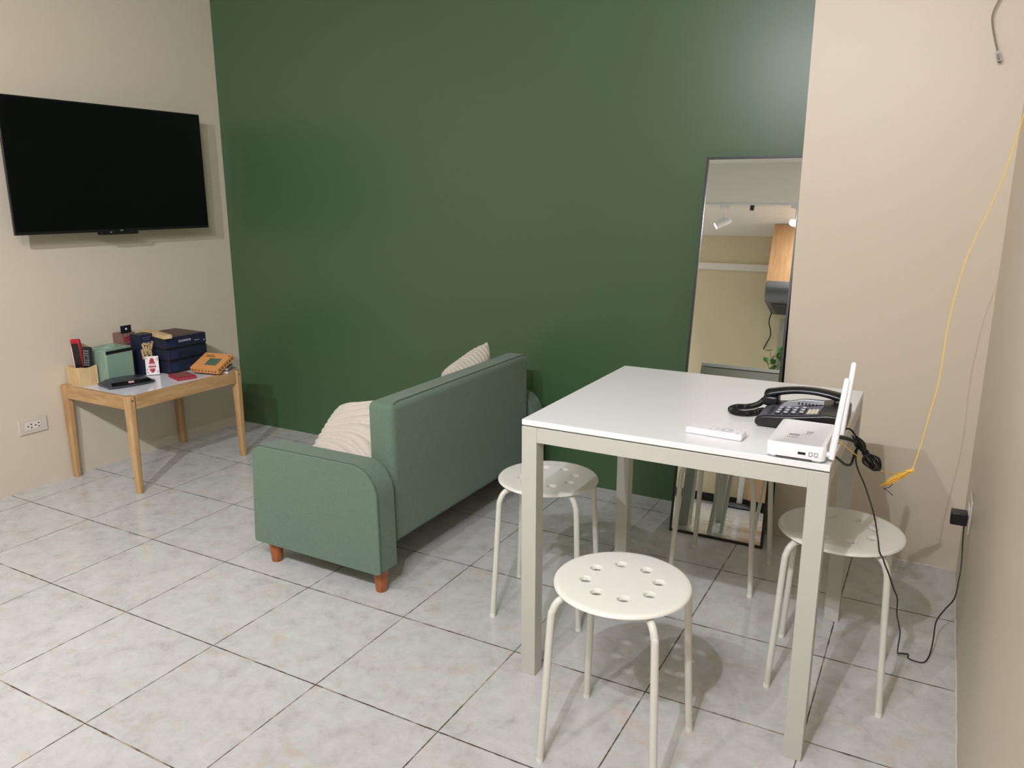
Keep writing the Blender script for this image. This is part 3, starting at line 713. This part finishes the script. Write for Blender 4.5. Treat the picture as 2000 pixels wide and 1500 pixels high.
# loose flat cable with clear plug hanging in front of the pillar
jo = Vector((2.675, 1.585, 1.70))
jc = thing('telephone_cable', 'short grey flat cable with a clear plug hanging loose at the top right', 'cable', jo)
P = [(2.70, 1.60, 2.10), (2.685, 1.596, 2.00), (2.664, 1.590, 1.93), (2.644, 1.583, 1.883), (2.633, 1.581, 1.850), (2.633, 1.581, 1.822), (2.645, 1.581, 1.775), (2.657, 1.581, 1.738)]
MB().tube([Vector(p)-jo for p in P], .0031, 10, smooth=6, flat=.6).build('flat_cord', grey_cab, jc, smooth=True)
pl = MB(); Mp = Matrix.Translation(Vector((2.663, 1.581, 1.716))-jo) @ Matrix.Rotation(R(-16), 4, 'Y')
pl.box(-.006, .006, -.004, .004, -.012, .022, Mp).build('clear_plug', clear, jc, bevel=.001)
MB().box(-.0035, .0035, -.002, .002, -.008, .012, Mp).build('contacts', brown_pr, jc)
MB().box(.0065, .0078, -.003, .003, -.010, .014, Mp).build('latch', clear, jc)
MB().box(-.004, .004, -.0042, .0042, -.0135, -.0115, Mp).build('contact_edge', dark, jc)

# ---------------------------------------------------------------- track lights
tr = tag(MB().box(.74, 2.45, TRACK_Y-.017, TRACK_Y+.017, H2-.020, H2).build('light_track', plast, bevel=.002), 'long white ceiling track seen in the mirror that carries the spotlights', 'light track')
lens = mat('lit_lens', (1, 1, 1), .5, emit=((1, .96, .9), 40))
for i, (x, wt, aim, cone) in enumerate(SPOTS):
    d = Vector(aim).normalized()
    t = thing('spotlight', ['leftmost white cylindrical spotlight on the ceiling track, seen in the mirror', 'glaring lit spotlight in the middle of the ceiling track, seen in the mirror', 'rightmost white spotlight on the ceiling track, nearest the right wall'][i], 'spotlight', (x, TRACK_Y, H2-.020), group='spotlights on the ceiling track')
    MB().box(-.045, .045, -.014, .014, -.022, 0).build('track_adapter', plast, t, bevel=.002)
    hz = SPOT_Z-(H2-.020)
    MB().cyl((0, 0, -.022), (0, 0, hz+.01), .007, 12).build('stem', plast, t, smooth=True)
    c0 = Vector((0, 0, hz)); q = d.to_track_quat('Z', 'Y').to_matrix().to_4x4()
    MB().lathe([(0, -.060), (.024, -.060), (.0275, -.056), (.0275, .065), (.0245, .066), (.0235, .045), (0, .045)], 32, c0, q).build('lamp_head', plast, t, smooth=True)
    MB().lathe([(0, .047), (.0225, .047), (.0225, .0465), (0, .0465)], 24, c0, q).build('lens', lens, t)
    ld = bpy.data.lights.new('spot_lamp', 'SPOT'); ld.energy = wt; ld.color = LAMP_COL; ld.spot_size = R(cone); ld.spot_blend = 1.0; ld.shadow_soft_size = .011
    lo = bpy.data.objects.new('spot_lamp', ld); C.objects.link(lo); lo.parent = t; lo.location = c0+d*.070; lo.rotation_euler = d.to_track_quat('-Z', 'Y').to_euler()
cn = tag(MB().cyl((1.21, TRACK_Y, H2-.055), (1.21, TRACK_Y, H2-.020), .016, 20).build('track_connector', blk, smooth=True), 'small dark fitting on the ceiling track between two spotlights', 'fitting')
# fill light added on the kitchen ceiling, unseen behind the camera
dl = thing('fill_light', 'round white fill light added on the low kitchen ceiling, unseen behind the camera', 'fill light', (2.05, -1.80, H2))
MB().lathe([(0, 0), (.215, 0), (.22, -.012), (.21, -.018), (.205, -.012), (0, -.012)], 48).build('rim', plast, dl, smooth=True)
MB().lathe([(0, -.0135), (.204, -.0135), (.204, -.0125), (0, -.0125)], 40).build('diffuser', mat('fill_diffuser', (1, 1, 1), .5, emit=((1, .96, .9), 8)), dl)
ld = bpy.data.lights.new('fill_lamp', 'AREA'); ld.shape = 'DISK'; ld.size = .40; ld.energy = 30; ld.color = LAMP_COL
lo = bpy.data.objects.new('fill_lamp', ld); C.objects.link(lo); lo.parent = dl; lo.location = (0, 0, -.018)

# ---------------------------------------------------------------- kitchen corner seen in the mirror
uc = thing('wall_cabinet', 'pale oak kitchen wall cabinet above the hood, seen in the mirror', 'cabinet', (1.70, -2.40, 1.895))
MB().box(-.40, .40, 0, .35, 0, H2-1.896).build('carcass', oak, uc)
for x in (-.399, .001): MB().box(x, x+.398, .35, .368, .002, H2-1.898).build('door', oak, uc, bevel=.001)
hd = thing('range_hood', 'grey steel range hood under the oak cabinet, seen in the mirror', 'range hood', (1.70, -2.40, 1.66))
MB().prism([(0, .07), (0, .233), (.43, .233), (.47, .20), (.48, .16), (.46, .10), (.42, .06), (.06, .03)], -.38, .38, 'yz').build('canopy', steel, hd, bevel=.006)
MB().prism([(.09, .026), (.38, .050), (.38, .056), (.09, .034)], -.33, .33, 'yz').build('filter_panel', mat('filter', rgb(80, 82, 84), .5, metal=.5), hd)
hc = tag(MB().tube([(1.33, -2.30, 1.69), (1.315, -2.33, 1.62), (1.33, -2.36, 1.56), (1.335, -2.37, 1.50), (1.31, -2.385, 1.44), (1.29, -2.39, 1.385)], .005, 8, smooth=6).build('hood_cord', blkm, smooth=True), 'black cord running from the range hood down to a wall plug', 'cable')
kc = thing('kitchen_counter', 'oak kitchen base cabinet with grey worktop, seen low in the mirror', 'cabinet', (2.07, -2.40, 0))
MB().box(-.64, .67, .016, .54, .08, .86).build('carcass', oak, kc)
MB().box(-.66, .672, .004, .57, .86, .90).build('worktop', grey_cn, kc, bevel=.003)
MB().box(-.62, .67, .02, .50, 0, .08).build('plinth', skirt, kc)
for i in range(3): MB().box(-.638+i*.436, -.206+i*.436, .54, .558, .09, .85).build('door', oak, kc, bevel=.001)
tl = mat('glazed_wall_tile', rgb(186, 190, 176), .15)
struct(MB().box(1.40, XR, YF, YF+.008, .90, 1.66).build('trim_4', tl))
pp = thing('potted_plant', 'leafy green plant in a pale pot on the kitchen worktop, seen in the mirror', 'plant', (1.485, -2.03, .90))
MB().lathe([(0, 0), (.045, 0), (.06, .12), (.062, .12), (.055, .115), (0, .115)], 28).build('pot', plast, pp, smooth=True)
lm = MB(); rr = random.Random(11)
for k in range(34):
    a = rr.random()*6.28; rd = .02+rr.random()*.10; h = .20+rr.random()*.24
    c_ = Vector((rd*math.cos(a), rd*math.sin(a), h)); sx = .022+rr.random()*.016
    M_ = Matrix.Translation(c_) @ Euler((rr.uniform(-1.1, 1.1), rr.uniform(-1.1, 1.1), a)).to_matrix().to_4x4()
    pts_ = [(1.5, 0), (.8, .62), (0, .8), (-.7, .5), (-1, 0), (-.7, -.5), (0, -.8), (.8, -.62)]
    cen = lm.bm.verts.new(M_ @ Vector((0, 0, .004))); vv = [lm.bm.verts.new(M_ @ Vector((p*sx, q_*sx, -.004*abs(q_)))) for p, q_ in pts_]
    for i in range(8): lm.bm.faces.new([cen, vv[i], vv[(i+1) % 8]])
    lm.tube([(0, 0, .10), (c_.x*.4, c_.y*.4, h*.6), tuple(c_)], .0018, 5)
lm.build('foliage', leaf, pp)

# white post on a dark oval foot, low in the mirror
fp = thing('floor_stand', 'white upright post on a dark grey oval foot, seen low in the mirror', 'stand', (1.36, -1.93, 0))
MB().lathe([(0, 0), (.13, 0), (.14, .012), (.12, .030), (.04, .042), (0, .042)], 40).build('foot', mat('charcoal', rgb(62, 62, 68), .6, bump=.5), fp, smooth=True)
MB().box(-.022, .022, -.014, .014, .04, .52).build('post', plast, fp, bevel=.006)
MB().lathe([(0, .52), (.09, .52), (.095, .53), (.09, .54), (0, .54)], 40).build('top_plate', plast, fp, smooth=True)
